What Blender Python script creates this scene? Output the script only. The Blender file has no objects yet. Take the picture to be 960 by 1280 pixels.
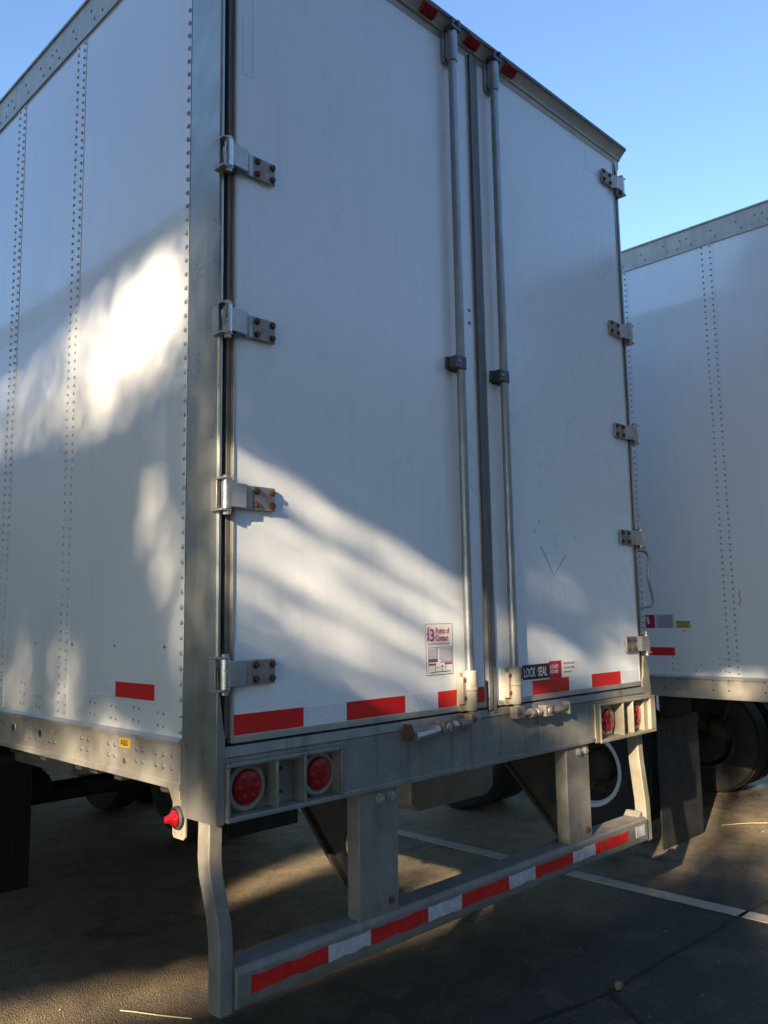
import bpy, math, random
import numpy as np
from mathutils import Vector, Matrix
random.seed(7); rng = np.random.default_rng(11)
C = bpy.context.scene.collection
scene = bpy.context.scene
R = math.radians

# ------------------------------------------------------------------ camera
CAM = Vector((-1.3924, -2.0821, 1.5374)); YAW, PITCH, ROLL, FPX = 0.78656, 0.12474, -0.016633, 1039.28
fw = Vector((math.sin(YAW)*math.cos(PITCH), math.cos(YAW)*math.cos(PITCH), math.sin(PITCH)))
rt = Vector((math.cos(YAW), -math.sin(YAW), 0)); up = rt.cross(fw)
r2 = rt*math.cos(ROLL)+up*math.sin(ROLL); u2 = -rt*math.sin(ROLL)+up*math.cos(ROLL)
cd = bpy.data.cameras.new('camera'); cam = bpy.data.objects.new('camera', cd); C.objects.link(cam)
M3 = Matrix((r2, u2, -fw)).transposed().to_4x4(); M3.translation = CAM
cam.matrix_world = M3
cd.sensor_fit = 'VERTICAL'; cd.sensor_height = 36; cd.lens = FPX/1280*36; cd.clip_end = 3000; cd.clip_start = .05
scene.camera = cam

# ------------------------------------------------------------------ light
SA, SB, TE = .94, .342, .366            # sun travels along (+SA, +SB), falling TE per metre
SUN_EL = math.atan(TE)
w = bpy.data.worlds.new('World'); scene.world = w; w.use_nodes = True
nt = w.node_tree; nt.nodes.clear()
sky = nt.nodes.new('ShaderNodeTexSky'); sky.sky_type = 'NISHITA'; sky.sun_disc = False
sky.sun_elevation = SUN_EL; sky.sun_rotation = math.atan2(-SA, -SB)
sky.air_density = 1.0; sky.altitude = 900; sky.dust_density = .1; sky.ozone_density = 3.0
bg = nt.nodes.new('ShaderNodeBackground'); bg.inputs[1].default_value = .094
wo = nt.nodes.new('ShaderNodeOutputWorld')
nt.links.new(sky.outputs[0], bg.inputs[0]); nt.links.new(bg.outputs[0], wo.inputs[0])
sd = bpy.data.lights.new('sun', 'SUN'); sd.energy = 5.0; sd.angle = R(.53); sd.color = (1, .82, .60)
so = bpy.data.objects.new('sun', sd); C.objects.link(so)
so.rotation_euler = Vector((SA, SB, -TE)).to_track_quat('-Z', 'Y').to_euler()
scene.view_settings.view_transform = 'Standard'; scene.view_settings.look = 'None'
scene.view_settings.exposure = 1.98; scene.view_settings.gamma = 1
scene.cycles.max_bounces = 8
scene.cycles.sample_clamp_indirect = 6

# ------------------------------------------------------------------ materials
def mat(name, col, rough=.5, metal=0., nvar=.12, nscale=6., streak=0., streak_col=(.2,.16,.12), bump=0., bscale=60.,
        wave=0., coat=0., dirt=0., dirt_col=(.25,.2,.14), dscale=2.5, spec=.5, rvar=.1, coords='Object'):
    m = bpy.data.materials.new(name); m.use_nodes = True
    n, l = m.node_tree.nodes, m.node_tree.links
    b = n['Principled BSDF']; b.inputs['Metallic'].default_value = metal
    b.inputs['Specular IOR Level'].default_value = spec
    b.inputs['Coat Weight'].default_value = coat; b.inputs['Coat Roughness'].default_value = .12
    tc = n.new('ShaderNodeTexCoord')
    def noise(scale, detail=4, vec=None, rough_=.6):
        t = n.new('ShaderNodeTexNoise'); t.inputs['Scale'].default_value = scale
        t.inputs['Detail'].default_value = detail; t.inputs['Roughness'].default_value = rough_
        l.new(vec if vec else tc.outputs[coords], t.inputs['Vector']); return t.outputs['Fac']
    def ramp(src, a, b_, lo=0., hi=1.):
        r = n.new('ShaderNodeMapRange'); r.inputs[1].default_value = a; r.inputs[2].default_value = b_
        r.inputs[3].default_value = lo; r.inputs[4].default_value = hi; l.new(src, r.inputs[0]); return r.outputs[0]
    def mix(fac, A, B):
        x = n.new('ShaderNodeMix'); x.data_type = 'RGBA'
        if isinstance(fac, float): x.inputs[0].default_value = fac
        else: l.new(fac, x.inputs[0])
        for i, v in ((6, A), (7, B)):
            if isinstance(v, tuple): x.inputs[i].default_value = (*v, 1)
            else: l.new(v, x.inputs[i])
        return x.outputs[2]
    nf = ramp(noise(nscale), .3, .7)
    c = mix(nf, tuple(v*(1-nvar) for v in col), tuple(min(1, v*(1+nvar)) for v in col))
    if dirt:
        c = mix(ramp(noise(dscale, 8, None, .7), .5, .78, 0, dirt), c, dirt_col)
    if streak:
        mp = n.new('ShaderNodeMapping'); mp.inputs['Scale'].default_value = (26, 26, 1.1); l.new(tc.outputs[coords], mp.inputs[0])
        c = mix(ramp(noise(1., 5, mp.outputs[0], .65), .52, .8, 0, streak), c, streak_col)
    l.new(c, b.inputs['Base Color'])
    l.new(ramp(noise(nscale*2.3, 5), .3, .7, max(.02, rough-rvar), min(1, rough+rvar)), b.inputs['Roughness'])
    if bump or wave:
        nrm = None
        for st, sc, dist in ((bump, bscale, .004), (wave, 1.7, .03)):
            if not st: continue
            bp = n.new('ShaderNodeBump'); bp.inputs['Strength'].default_value = st; bp.inputs['Distance'].default_value = dist
            l.new(noise(sc, 3 if sc > 5 else 1), bp.inputs['Height'])
            if nrm: l.new(nrm, bp.inputs['Normal'])
            nrm = bp.outputs[0]
        l.new(nrm, b.inputs['Normal'])
    m['bsdf'] = 1
    return m

M = {}
M['white'] = mat('white_trailer_skin', (.79,.80,.785), .20, 0, .02, 1.5, .16, (.42,.38,.32), wave=.5, rvar=.02, dirt=.0, dirt_col=(.45,.42,.36), dscale=1.4)
M['door'] = mat('white_door_skin', (.79,.81,.805), .28, 0, .008, 1.2, .2, (.42,.40,.36), wave=.3, rvar=.02, dirt=.0, dirt_col=(.42,.41,.38), dscale=1.1)
M['rail'] = mat('weathered_aluminium', (.47,.435,.37), .46, .55, .1, 9, .35, (.22,.19,.15), bump=.15, bscale=90, dirt=.35, dirt_col=(.30,.26,.20), dscale=4)
M['post'] = mat('stainless_corner', (.42,.415,.375), .34, .75, .1, 5, .45, (.25,.24,.22), bump=.08, bscale=40, wave=.3, dirt=.35, dirt_col=(.27,.25,.22), dscale=3)
M['sill'] = mat('galvanised_sill', (.29,.285,.255), .5, .45, .18, 7, .85, (.10,.08,.07), bump=.25, bscale=50, dirt=.75, dirt_col=(.15,.12,.09), dscale=4.2)
M['box'] = mat('dusty_lamp_box', (.32,.285,.21), .55, .3, .12, 12, .2, (.18,.14,.1), bump=.2, bscale=80, dirt=.4, dirt_col=(.24,.2,.14), dscale=6)
M['guard'] = mat('dusty_grey_guard', (.24,.22,.185), .62, .2, .16, 8, .25, (.12,.10,.08), bump=.4, bscale=60, dirt=.85, dirt_col=(.13,.10,.075), dscale=6.5)
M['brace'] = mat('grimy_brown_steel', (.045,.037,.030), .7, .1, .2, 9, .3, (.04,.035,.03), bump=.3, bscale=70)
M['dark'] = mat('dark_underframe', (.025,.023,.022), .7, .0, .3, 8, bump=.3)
M['groove'] = mat('dark_trim', (.10,.105,.11), .45, .5, .2, 9, .4, (.05,.05,.05))
M['galv'] = mat('galvanised_rod', (.31,.33,.34), .42, .75, .12, 12, .3, (.2,.18,.16), bump=.1, bscale=70)
M['cream'] = mat('chipped_white_casting', (.35,.32,.25), .5, .05, .1, 18, .25, (.25,.17,.1), bump=.3, bscale=90, dirt=.35, dirt_col=(.25,.19,.13), dscale=14)
M['cast'] = mat('grimy_casting', (.24,.215,.175), .55, .25, .2, 22, .3, (.12,.08,.05), bump=.35, bscale=90, dirt=.6, dirt_col=(.11,.08,.055), dscale=26)
M['hinge'] = mat('stained_hinge_steel', (.46,.44,.40), .42, .6, .12, 20, .2, (.2,.13,.09), bump=.15, bscale=90, dirt=.45, dirt_col=(.24,.17,.12), dscale=14)
M['hingerust'] = mat('rusty_hinge_steel', (.34,.30,.26), .6, .4, .2, 30, .2, (.12,.07,.05), bump=.3, bscale=90, dirt=.3, dirt_col=(.17,.11,.08), dscale=22)
M['pin'] = mat('bright_hinge_pin', (.62,.60,.57), .28, .85, .1, 20)
M['bolt'] = mat('rusty_bolt', (.13,.06,.04), .75, .2, .35, 120, bump=.6, bscale=200)
M['steelbolt'] = mat('dull_bolt', (.42,.41,.38), .5, .6, .2, 60)
M['rivet'] = mat('rivet_grey', (.62,.62,.60), .4, .5, .1, 30)
M['rivetmid'] = mat('rivet_mid', (.30,.29,.27), .4, .6, .1, 30)
M['rivetdark'] = mat('rivet_dark', (.17,.15,.13), .5, .5, .2, 60)
M['red'] = mat('red_reflective', (.66,.018,.012), .34, 0, .10, 160, bump=.08, bscale=300, dirt=.12, dirt_col=(.3,.03,.02), dscale=9)
M['redworn'] = mat('scuffed_red_tape', (.60,.02,.014), .38, 0, .25, 40, bump=.9, bscale=28, dirt=.45, dirt_col=(.22,.05,.035), dscale=22)
M['silverworn'] = mat('scuffed_silver_tape', (.58,.58,.57), .34, .2, .2, 40, bump=.9, bscale=28, dirt=.6, dirt_col=(.28,.26,.22), dscale=22)
M['silver'] = mat('silver_reflective', (.78,.79,.80), .3, .15, .08, 160, .15, (.35,.33,.3), bump=.08, bscale=300)
M['lens'] = mat('red_lens', (.30,.006,.009), .16, 0, .1, 60, coat=.5, dirt=.25, dirt_col=(.2,.03,.02), dscale=20)
M['lensdot'] = mat('red_lens_cell', (.34,.008,.011), .2, 0, .1, 60, coat=.5)
M['rubber'] = mat('black_rubber', (.035,.034,.034), .6, 0, .2, 20, bump=.2)
M['seal'] = mat('grey_seal', (.16,.155,.15), .5, .2, .15, 12, .4, (.08,.07,.06))
M['tyre'] = mat('tyre_rubber', (.022,.021,.020), .8, 0, .2, 20, bump=.4, dirt=.5, dirt_col=(.038,.032,.026), dscale=5)
M['rim'] = mat('white_wheel_paint', (.66,.66,.64), .4, .05, .08, 12, dirt=.4, dirt_col=(.25,.2,.15), dscale=6)
M['flap'] = mat('mud_flap_rubber', (.012,.012,.012), .6, 0, .2, 5, .6, (.07,.06,.05), bump=.2, bscale=30)
M['black'] = mat('black_ink', (.018,.018,.022), .4, 0, .05, 10)
M['ink'] = mat('grey_ink', (.10,.10,.11), .5, 0, .3, 200)
M['redink'] = mat('red_ink', (.42,.015,.04), .4, 0, .1, 60)
M['paper'] = mat('sticker_white', (.74,.72,.70), .35, 0, .04, 30, dirt=.2, dirt_col=(.5,.47,.42), dscale=30)
M['lilac'] = mat('faded_sticker', (.48,.44,.50), .4, 0, .12, 120)
M['yellow'] = mat('yellow_sticker', (.62,.40,.03), .4, 0, .08, 60)
M['bark'] = mat('bark', (.10,.075,.05), .9, 0, .3, 9, bump=.8, bscale=20)
M['leaf'] = mat('leaf_green', (.045,.075,.02), .6, 0, .5, .9)
M['dryleaf'] = mat('dry_leaf', (.34,.22,.09), .7, 0, .2, 60)
M['straw'] = mat('straw', (.42,.34,.2), .7, 0, .2, 60)
for k_ in ('white', 'door'):
    b_ = M[k_].node_tree.nodes['Principled BSDF']; b_.inputs['Coat Weight'].default_value = 1.0 if k_ == 'white' else .5
    b_.inputs['Coat Roughness'].default_value = .07 if k_ == 'white' else .16; b_.inputs['Coat IOR'].default_value = 1.75 if k_ == 'white' else 1.5
M['roof'] = mat('roof_sheet', (.6,.6,.6), .4, .3, .1, 4)

# ground
def ground_mat():
    m = bpy.data.materials.new('worn_asphalt'); m.use_nodes = True
    n, l = m.node_tree.nodes, m.node_tree.links; b = n['Principled BSDF']
    tc = n.new('ShaderNodeTexCoord')
    def noise(s, d=6, r=.6, dist=0.):
        t = n.new('ShaderNodeTexNoise'); t.inputs['Scale'].default_value = s; t.inputs['Detail'].default_value = d
        t.inputs['Roughness'].default_value = r; t.inputs['Distortion'].default_value = dist
        l.new(tc.outputs['Object'], t.inputs['Vector']); return t.outputs['Fac']
    def mr(s, a, b_, lo=0., hi=1.):
        r = n.new('ShaderNodeMapRange'); r.inputs[1].default_value = a; r.inputs[2].default_value = b_
        r.inputs[3].default_value = lo; r.inputs[4].default_value = hi; l.new(s, r.inputs[0]); return r.outputs[0]
    def mx(f, A, B):
        x = n.new('ShaderNodeMix'); x.data_type = 'RGBA'; l.new(f, x.inputs[0])
        for i, v in ((6, A), (7, B)):
            if isinstance(v, tuple): x.inputs[i].default_value = (*v, 1)
            else: l.new(v, x.inputs[i])
        return x.outputs[2]
    c = mx(mr(noise(.7, 5), .35, .65), (.012,.0108,.010), (.021,.018,.016))
    c = mx(mr(noise(3.5, 8, .75), .5, .72, 0, .55), c, (.15,.12,.08))
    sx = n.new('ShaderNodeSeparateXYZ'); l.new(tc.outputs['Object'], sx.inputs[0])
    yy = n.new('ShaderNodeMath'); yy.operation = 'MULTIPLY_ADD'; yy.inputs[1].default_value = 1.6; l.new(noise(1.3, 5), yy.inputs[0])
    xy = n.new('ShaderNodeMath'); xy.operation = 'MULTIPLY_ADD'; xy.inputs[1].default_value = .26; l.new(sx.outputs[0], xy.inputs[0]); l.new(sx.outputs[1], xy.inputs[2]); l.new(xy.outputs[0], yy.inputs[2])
    sun_tint = n.new('ShaderNodeMath'); sun_tint.operation = 'MULTIPLY'; l.new(mr(yy.outputs[0], 1.55, 2.6), sun_tint.inputs[0]); l.new(mr(noise(5, 8, .7), .3, .65, .35, 1), sun_tint.inputs[1])
    c = mx(sun_tint.outputs[0], c, (.28,.205,.115))  # paler, warmer ground painted where the sun patches fall, broken up by noise
    v = n.new('ShaderNodeTexVoronoi'); v.inputs['Scale'].default_value = 150; l.new(tc.outputs['Object'], v.inputs['Vector'])
    sep = n.new('ShaderNodeSeparateColor'); l.new(v.outputs['Color'], sep.inputs[0])
    c = mx(mr(sep.outputs[0], .88, 1., 0, .5), c, (.13,.12,.10))
    c = mx(mr(sep.outputs[1], .80, 1., 0, .7), c, (.018,.017,.017))
    c = mx(mr(noise(1.6, 8, .7, 1.), .56, .66, 0, .6), c, (.022,.020,.020))
    # fine cracks
    vc = n.new('ShaderNodeTexVoronoi'); vc.feature = 'DISTANCE_TO_EDGE'; vc.inputs['Scale'].default_value = .62
    wv = n.new('ShaderNodeVectorMath'); wv.operation = 'ADD'
    nz = n.new('ShaderNodeTexNoise'); nz.inputs['Scale'].default_value = 3; nz.inputs['Detail'].default_value = 6
    l.new(tc.outputs['Object'], nz.inputs['Vector'])
    sc = n.new('ShaderNodeVectorMath'); sc.operation = 'SCALE'; sc.inputs[3].default_value = .35; l.new(nz.outputs['Color'], sc.inputs[0])
    l.new(tc.outputs['Object'], wv.inputs[0]); l.new(sc.outputs[0], wv.inputs[1]); l.new(wv.outputs[0], vc.inputs['Vector'])
    c = mx(mr(vc.outputs[0], .001, .006, .35, 0), c, (.012,.011,.011))
    l.new(c, b.inputs['Base Color']); b.inputs['Roughness'].default_value = .85
    bp = n.new('ShaderNodeBump'); bp.inputs['Strength'].default_value = .7; bp.inputs['Distance'].default_value = .006
    ad = n.new('ShaderNodeMath'); ad.operation = 'ADD'; l.new(v.outputs['Distance'], ad.inputs[0]); l.new(noise(40, 4), ad.inputs[1])
    l.new(ad.outputs[0], bp.inputs['Height']); l.new(bp.outputs[0], b.inputs['Normal'])
    return m
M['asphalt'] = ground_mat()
def line_mat():
    m = mat('worn_road_paint', (.40,.35,.27), .7, 0, .12, 14, bump=.3, bscale=120, dirt=.75, dirt_col=(.12,.10,.08), dscale=16)
    return m
M['line'] = line_mat()

# ------------------------------------------------------------------ mesh helpers
class MB:
    def __init__(s): s.v = []; s.f = []; s.m = []; s.mats = []
    def mi(s, m):
        if m not in s.mats: s.mats.append(m)
        return s.mats.index(m)
    def add(s, vs, fs, m):
        o = len(s.v); k = s.mi(m); s.v += [tuple(v) for v in vs]
        s.f += [tuple(i+o for i in f) for f in fs]; s.m += [k]*len(fs); return s
    def box(s, x0, x1, y0, y1, z0, z1, m):
        vs = [(x,y,z) for z in (z0,z1) for y in (y0,y1) for x in (x0,x1)]
        return s.add(vs, [(0,2,3,1),(4,5,7,6),(0,1,5,4),(2,6,7,3),(0,4,6,2),(1,3,7,5)], m)
    def prism(s, pts, axis, a, b, m):
        """pts: 2D outline; axis 'x': pts=(y,z); 'y': (x,z); 'z': (x,y)."""
        def P(p, t): return {'x':(t,p[0],p[1]),'y':(p[0],t,p[1]),'z':(p[0],p[1],t)}[axis]
        n = len(pts); vs = [P(p,a) for p in pts]+[P(p,b) for p in pts]
        fs = [tuple(range(n)), tuple(range(2*n-1, n-1, -1))]+[(i, i+n, (i+1)%n+n, (i+1)%n) for i in range(n)]
        return s.add(vs, fs, m)
    def tube(s, pts, r, m, seg=12, caps=True):
        pts = [Vector(p) for p in pts]; rs = r if isinstance(r, (list, tuple)) else [r]*len(pts)
        vs = []; n = len(pts); a = None
        for i, p in enumerate(pts):
            d = (pts[min(i+1, n-1)]-pts[max(i-1, 0)])
            d = d.normalized() if d.length > 1e-9 else dprev
            dprev = d
            if a is None: a = d.orthogonal().normalized()
            else: a = (a-d*a.dot(d)).normalized()
            b = d.cross(a)
            for k in range(seg):
                t = 2*math.pi*k/seg; vs.append(p+(a*math.cos(t)+b*math.sin(t))*rs[i])
        fs = [(i*seg+k, i*seg+(k+1)%seg, (i+1)*seg+(k+1)%seg, (i+1)*seg+k) for i in range(n-1) for k in range(seg)]
        if caps: fs += [tuple(range(seg-1, -1, -1)), tuple(range((n-1)*seg, n*seg))]
        return s.add(vs, fs, m)
    def lathe(s, c, ax, prof, m, seg=24):
        """prof: list of (dist along ax, radius)"""
        c = Vector(c); ax = Vector(ax).normalized(); a = ax.orthogonal().normalized(); b = ax.cross(a); vs = []
        for h, r in prof:
            for k in range(seg):
                t = 2*math.pi*k/seg; vs.append(c+ax*h+(a*math.cos(t)+b*math.sin(t))*max(r, 1e-5))
        n = len(prof)
        fs = [(i*seg+k, i*seg+(k+1)%seg, (i+1)*seg+(k+1)%seg, (i+1)*seg+k) for i in range(n-1) for k in range(seg)]
        return s.add(vs, fs, m)
    def rivet(s, c, ax, r, m, seg=7, h=.55):
        return s.lathe(c, ax, [(0, r), (r*h*.7, r*.75), (r*h, r*.05)], m, seg)
    def hexbolt(s, c, ax, r, m, h=None):
        h = h or r*.7
        return s.lathe(c, ax, [(0, r*1.35), (r*.2, r*1.35), (r*.2, r), (h, r*.95), (h+r*.12, 0)], m, 6)
    def text(s, body, size, m, org, xdir, ydir, sx=1., bold=.0, align='LEFT'):
        cu = bpy.data.curves.new('t', 'FONT'); cu.body = body; cu.size = size; cu.offset = bold; cu.align_x = align
        cu.resolution_u = 3
        ob = bpy.data.objects.new('t', cu); C.objects.link(ob)
        dg = bpy.context.evaluated_depsgraph_get(); me = bpy.data.meshes.new_from_object(ob.evaluated_get(dg))
        org = Vector(org); X = Vector(xdir); Y = Vector(ydir)
        s.add([org+X*(v.co.x*sx)+Y*v.co.y for v in me.vertices], [tuple(p.vertices) for p in me.polygons], m)
        bpy.data.objects.remove(ob); bpy.data.curves.remove(cu); bpy.data.meshes.remove(me); return s
    def build(s, name, parent=None, bevel=0., label=None, smooth=True, recalc=True):
        me = bpy.data.meshes.new(name); me.from_pydata([tuple(v) for v in s.v], [], s.f)
        for k in s.mats: me.materials.append(M[k])
        me.polygons.foreach_set('material_index', s.m)
        if recalc:
            import bmesh
            bm = bmesh.new(); bm.from_mesh(me); bmesh.ops.recalc_face_normals(bm, faces=bm.faces); bm.to_mesh(me); bm.free()
        if smooth:
            me.polygons.foreach_set('use_smooth', [True]*len(me.polygons)); me.set_sharp_from_angle(angle=R(32))
        me.update()
        o = bpy.data.objects.new(name, me); C.objects.link(o)
        if parent: o.parent = parent
        if label: o['label'] = label
        if bevel:
            md = o.modifiers.new('bevel', 'BEVEL'); md.width = bevel; md.segments = 2; md.limit_method = 'ANGLE'; md.angle_limit = R(40)
        return o
def empty(name, label, cat, loc=(0,0,0), group=None):
    o = bpy.data.objects.new(name, None); C.objects.link(o); o.location = loc; o['label'] = label; o['category'] = cat
    if group: o['group'] = group
    o.empty_display_size = .3; return o
def tag(o, label, cat, group=None):
    o['label'] = label; o['category'] = cat
    if group: o['group'] = group
    return o
def struct(o): o['kind'] = 'structure'; return o
def put(o, parent): o.parent = parent; return o

# ------------------------------------------------------------------ ground
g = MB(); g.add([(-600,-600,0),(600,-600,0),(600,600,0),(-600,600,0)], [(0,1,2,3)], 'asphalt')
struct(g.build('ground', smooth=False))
for x in (-.78, 3.04, 6.86):
    q = MB(); q.box(x-.05, x+.05, -2.6, 15, .0, .004, 'line'); struct(q.build('parking_line', smooth=False))
# dark repair seam crossing the foreground
def seam_strip(pts, wd):
    wd *= .4
    q = MB(); vs = []; fs = []
    n = 60; P = []
    for i in range(len(pts)-1):
        for k in range(14): P.append(Vector(pts[i]).lerp(Vector(pts[i+1]), k/14))
    P.append(Vector(pts[-1]))
    for i, p in enumerate(P):
        d = (P[min(i+1,len(P)-1)]-P[max(i-1,0)]).normalized(); nn = Vector((-d.y, d.x, 0)); ww = wd*(.55+.9*random.random())
        off = nn*(random.random()-.5)*wd*.5
        vs += [p+nn*ww+off, p-nn*ww+off]
    fs = [(2*i, 2*i+1, 2*i+3, 2*i+2) for i in range(len(P)-1)]
    q.add([(v.x, v.y, .004) for v in vs], fs, 'tar'); return struct(q.build('tar_seam', smooth=False))
M['tar'] = mat('old_tar', (.014,.013,.013), .6, 0, .3, 8, bump=.4, bscale=40)
seam_strip([(1.0,.0,0),(1.75,-.16,0),(2.3,-.17,0),(3.4,-.22,0),(5.2,-.3,0)], .022)
seam_strip([(1.78,-.17,0),(1.62,-.42,0),(1.66,-.9,0)], .030)

# ------------------------------------------------------------------ trailer
XS = (-1, 0, 0); YS = (0, -1, 0)
def wheel(parent, xc, y, side):
    """dual wheels; side = outward x sign; xc = centre of the pair"""
    for k, off in ((0, .17), (1, -.17)):
        q = MB(); cx = xc+side*off; sgn = side if k == 0 else -side; zc = .455
        prof = [(-.125,.255),(-.135,.31),(-.132,.40),(-.115,.440),(-.09,.450),(-.03,.452),(.03,.452),(.09,.450),(.115,.440),(.132,.40),(.135,.31),(.125,.255)]
        q.lathe((cx,y,zc), (1,0,0), prof, 'tyre', 48)
        for t in (-.06, 0., .06):
            q.lathe((cx,y,zc), (1,0,0), [(t-.022,.450),(t-.02,.458),(t+.02,.458),(t+.022,.450)], 'tyre', 48)
        ty = q.build('tyre', parent)
        h = MB(); s_ = sgn
        h.lathe((cx,y,zc), (1,0,0), [(s_*.122,.262),(s_*.134,.255),(s_*.132,.236),(s_*.118,.228),(s_*.095,.221)], 'rim' if k == 0 else 'brace', 40)
        h.lathe((cx,y,zc), (1,0,0), [(s_*.118,.228),(s_*.05,.215),(-s_*.03,.205),(-s_*.05,.19),(-s_*.045,.13),(s_*.0,.11),(s_*.03,.07),(s_*.04,.0)], 'brace', 40)
        h.lathe((cx,y,zc), (1,0,0), [(-s_*.125,.255),(-s_*.12,.235),(-s_*.05,.205)], 'brace', 40)
        for j in range(10):
            t = 2*math.pi*j/10; h.hexbolt((cx-s_*.045, y+math.cos(t)*.155, zc+math.sin(t)*.155), (s_,0,0), .012, 'brace', .03)
        put(h.build('rim'), ty)

def hinge(parent, z, side, W, rusty=True):
    """side 0 left, 1 right"""
    X = (lambda x: x) if side == 0 else (lambda x: W-x)
    def bx(q, a, b, *r): q.box(min(X(a),X(b)), max(X(a),X(b)), *r)
    q = MB()
    hz = .037
    # strap: near the knuckle standing off, then stepping on to the door skin
    out = [(.012,-.036),(.075,-.032),(.095,-.014),(.196,-.014),(.196,-.006),(.092,-.006),(.070,-.023),(.012,-.027)]
    pts = [(X(a), b) for a, b in out]
    q.prism(pts, 'z', z-hz, z+hz, 'hinge')
    h = q.build('hinge', parent, bevel=.0018)
    r = MB(); bx(r, .112, .1955, -.0165, -.0142, z-hz*.97, z+hz*.97, 'hingerust'); put(r.build('wear_plate', bevel=.0008), h)
    b = MB(); bx(b, -.018, -.014, -.034, .02, z+.0435, z+.05, 'hinge'); bx(b, -.018, -.0142, -.012, .02, z-.0433, z+.0433, 'hinge'); bx(b, -.018, -.014, -.034, .02, z-.05, z-.0435, 'hinge')
    bx(b, -.0138, .022, -.034, .02, z+.0435, z+.050, 'hinge'); bx(b, -.0138, .022, -.034, .02, z-.050, z-.0435, 'hinge')
    put(b.build('hinge_bracket', bevel=.0015), h)
    p = MB(); p.tube([(X(.010),-.022,z-.043),(X(.010),-.022,z+.043)], .0155, 'pin', 16)
    p.tube([(X(.010),-.022,z-.06),(X(.010),-.022,z-.0502)], .011, 'hinge', 8); p.tube([(X(.010),-.022,z+.0502),(X(.010),-.022,z+.058)], .011, 'hinge', 8)
    put(p.build('hinge_pin'), h)
    for xx in (.124, .184):
        for zz in (-.021, .021):
            q = MB(); q.hexbolt((X(xx), -.0166, z+zz), (0,-1,0), .0088, 'bolt', .009); put(q.build('hinge_bolt'), h)
    return h

def red_lamp(parent, c, r=.052):
    x, y, z = c
    q = MB(); q.lathe(c, (0,-1,0), [(-.012,r+.018),(.004,r+.018),(.008,r+.012),(.008,r+.004),(.003,r)], 'box', 32)
    for k in range(3):
        t = k*2.1+.8; q.rivet((x+math.cos(t)*(r+.013), y-.0045, z+math.sin(t)*(r+.013)), (0,-1,0), .004, 'rivetdark')
    be = q.build('tail_lamp', parent)
    q = MB(); q.lathe((x,y-.002,z), (0,-1,0), [(0,r),(.006,r*.98),(.012,r*.90),(.0145,r*.6),(.0155,0)], 'lens', 32)
    for i in range(7):
        t = i*math.pi/3; rr = 0 if i == 6 else r*.56
        q.lathe((x+math.cos(t)*rr, y-.0145, z+math.sin(t)*rr), (0,-1,0), [(-.003,r*.24),(.001,r*.22),(.003,r*.1),(.0033,0)], 'lensdot', 14)
    put(q.build('lens'), be); return be

def tape(q, segs, z0, z1, y, axis='x', x=None, curl=0):
    for a, b, m in segs:
        n = max(1, int(abs(b-a)/.03)) if curl else 1
        if axis == 'x':
            if not curl: q.box(a, b, y-.0012, y, z0, z1, m)
            else:
                pts_t = []; pts_b = []
                for i in range(n+1):
                    t = a+(b-a)*i/n
                    pts_t.append((t, z1-(random.random()*.005 if 0 < i < n else 0)))
                    pts_b.append((t, z0+(random.random()*.007 if random.random() < .6 and 0 < i < n else 0)))
                q.prism(pts_b+pts_t[::-1], 'y', y-.0018, y, m)
        else: q.box(x-.0012, x, min(a,b), max(a,b), z0, z1, m)

def rod(parent, x, z_lo=1.17, z_hi=4.0):
    q = MB(); y = -.034
    q.tube([(x,y,z_lo+.1),(x,y,z_hi-.13)], .0175, 'galv', 20); r = q.build('lock_rod', parent)
    # upper cam housing
    q = MB(); q.prism([(x-.036,3.847),(x-.030,3.830),(x+.022,3.830),(x+.026,3.847),(x+.026,3.962),(x-.036,3.962)], 'y', -.016, -.003, 'galv')
    q.tube([(x,y,3.832),(x,y,3.847),(x,y,3.967)], [.021,.0245,.0245], 'galv', 20)
    q.box(x-.026, x-.012, -.03, -.012, 3.842, 3.957, 'galv')
    for zz in (3.852, 3.942): q.rivet((x-.031,-.016,zz), (0,-1,0), .007, 'rivetdark')
    put(q.build('upper_bracket', bevel=.002), r)
    q = MB(); q.box(x-.03, x+.03, -.062, -.014, 3.966, 3.986, 'groove'); q.box(x-.028, x-.014, -.064, -.052, 3.982, 4.012, 'groove'); q.box(x+.012, x+.028, -.064, -.048, 3.982, 4.017, 'groove')
    put(q.build('cam', bevel=.003), r)
    # mid guide
    zc = 2.53
    q = MB(); q.prism([(x-.062,zc-.022),(x-.040,zc-.03),(x+.020,zc-.026),(x+.022,zc+.026),(x-.058,zc+.026)], 'y', -.012, -.002, 'groove')
    q.tube([(x,y,zc-.025),(x,y,zc+.025)], .0225, 'groove', 20)
    q.box(x-.05, x-.004, -.054, -.012, zc-.024, zc+.024, 'groove')
    q.rivet((x-.034,-.055,zc), (0,-1,0), .009, 'galv')
    put(q.build('rod_guide', bevel=.002), r)
    # lower bearing, white painted
    q = MB(); q.prism([(x-.046,1.195),(x-.030,1.175),(x+.020,1.175),(x+.024,1.195),(x+.024,1.32),(x-.040,1.32)], 'y', -.016, -.003, 'cream')
    q.tube([(x,y,1.178),(x,y,1.19),(x,y,1.252),(x,y,1.254),(x,y,1.262),(x,y,1.264),(x,y,1.325),(x,y,1.328)], [.022,.027,.027,.0295,.0295,.0275,.0275,.021], 'cream', 20)
    q.box(x-.044, x-.020, -.036, -.015, 1.205, 1.305, 'cream')
    put(q.build('lower_bearing', bevel=.002), r)
    for zz in (1.225, 1.293):
        q = MB(); q.rivet((x-.033,-.036,zz), (0,-1,0), .010, 'bolt'); put(q.build('bearing_bolt'), r)
    return r

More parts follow.
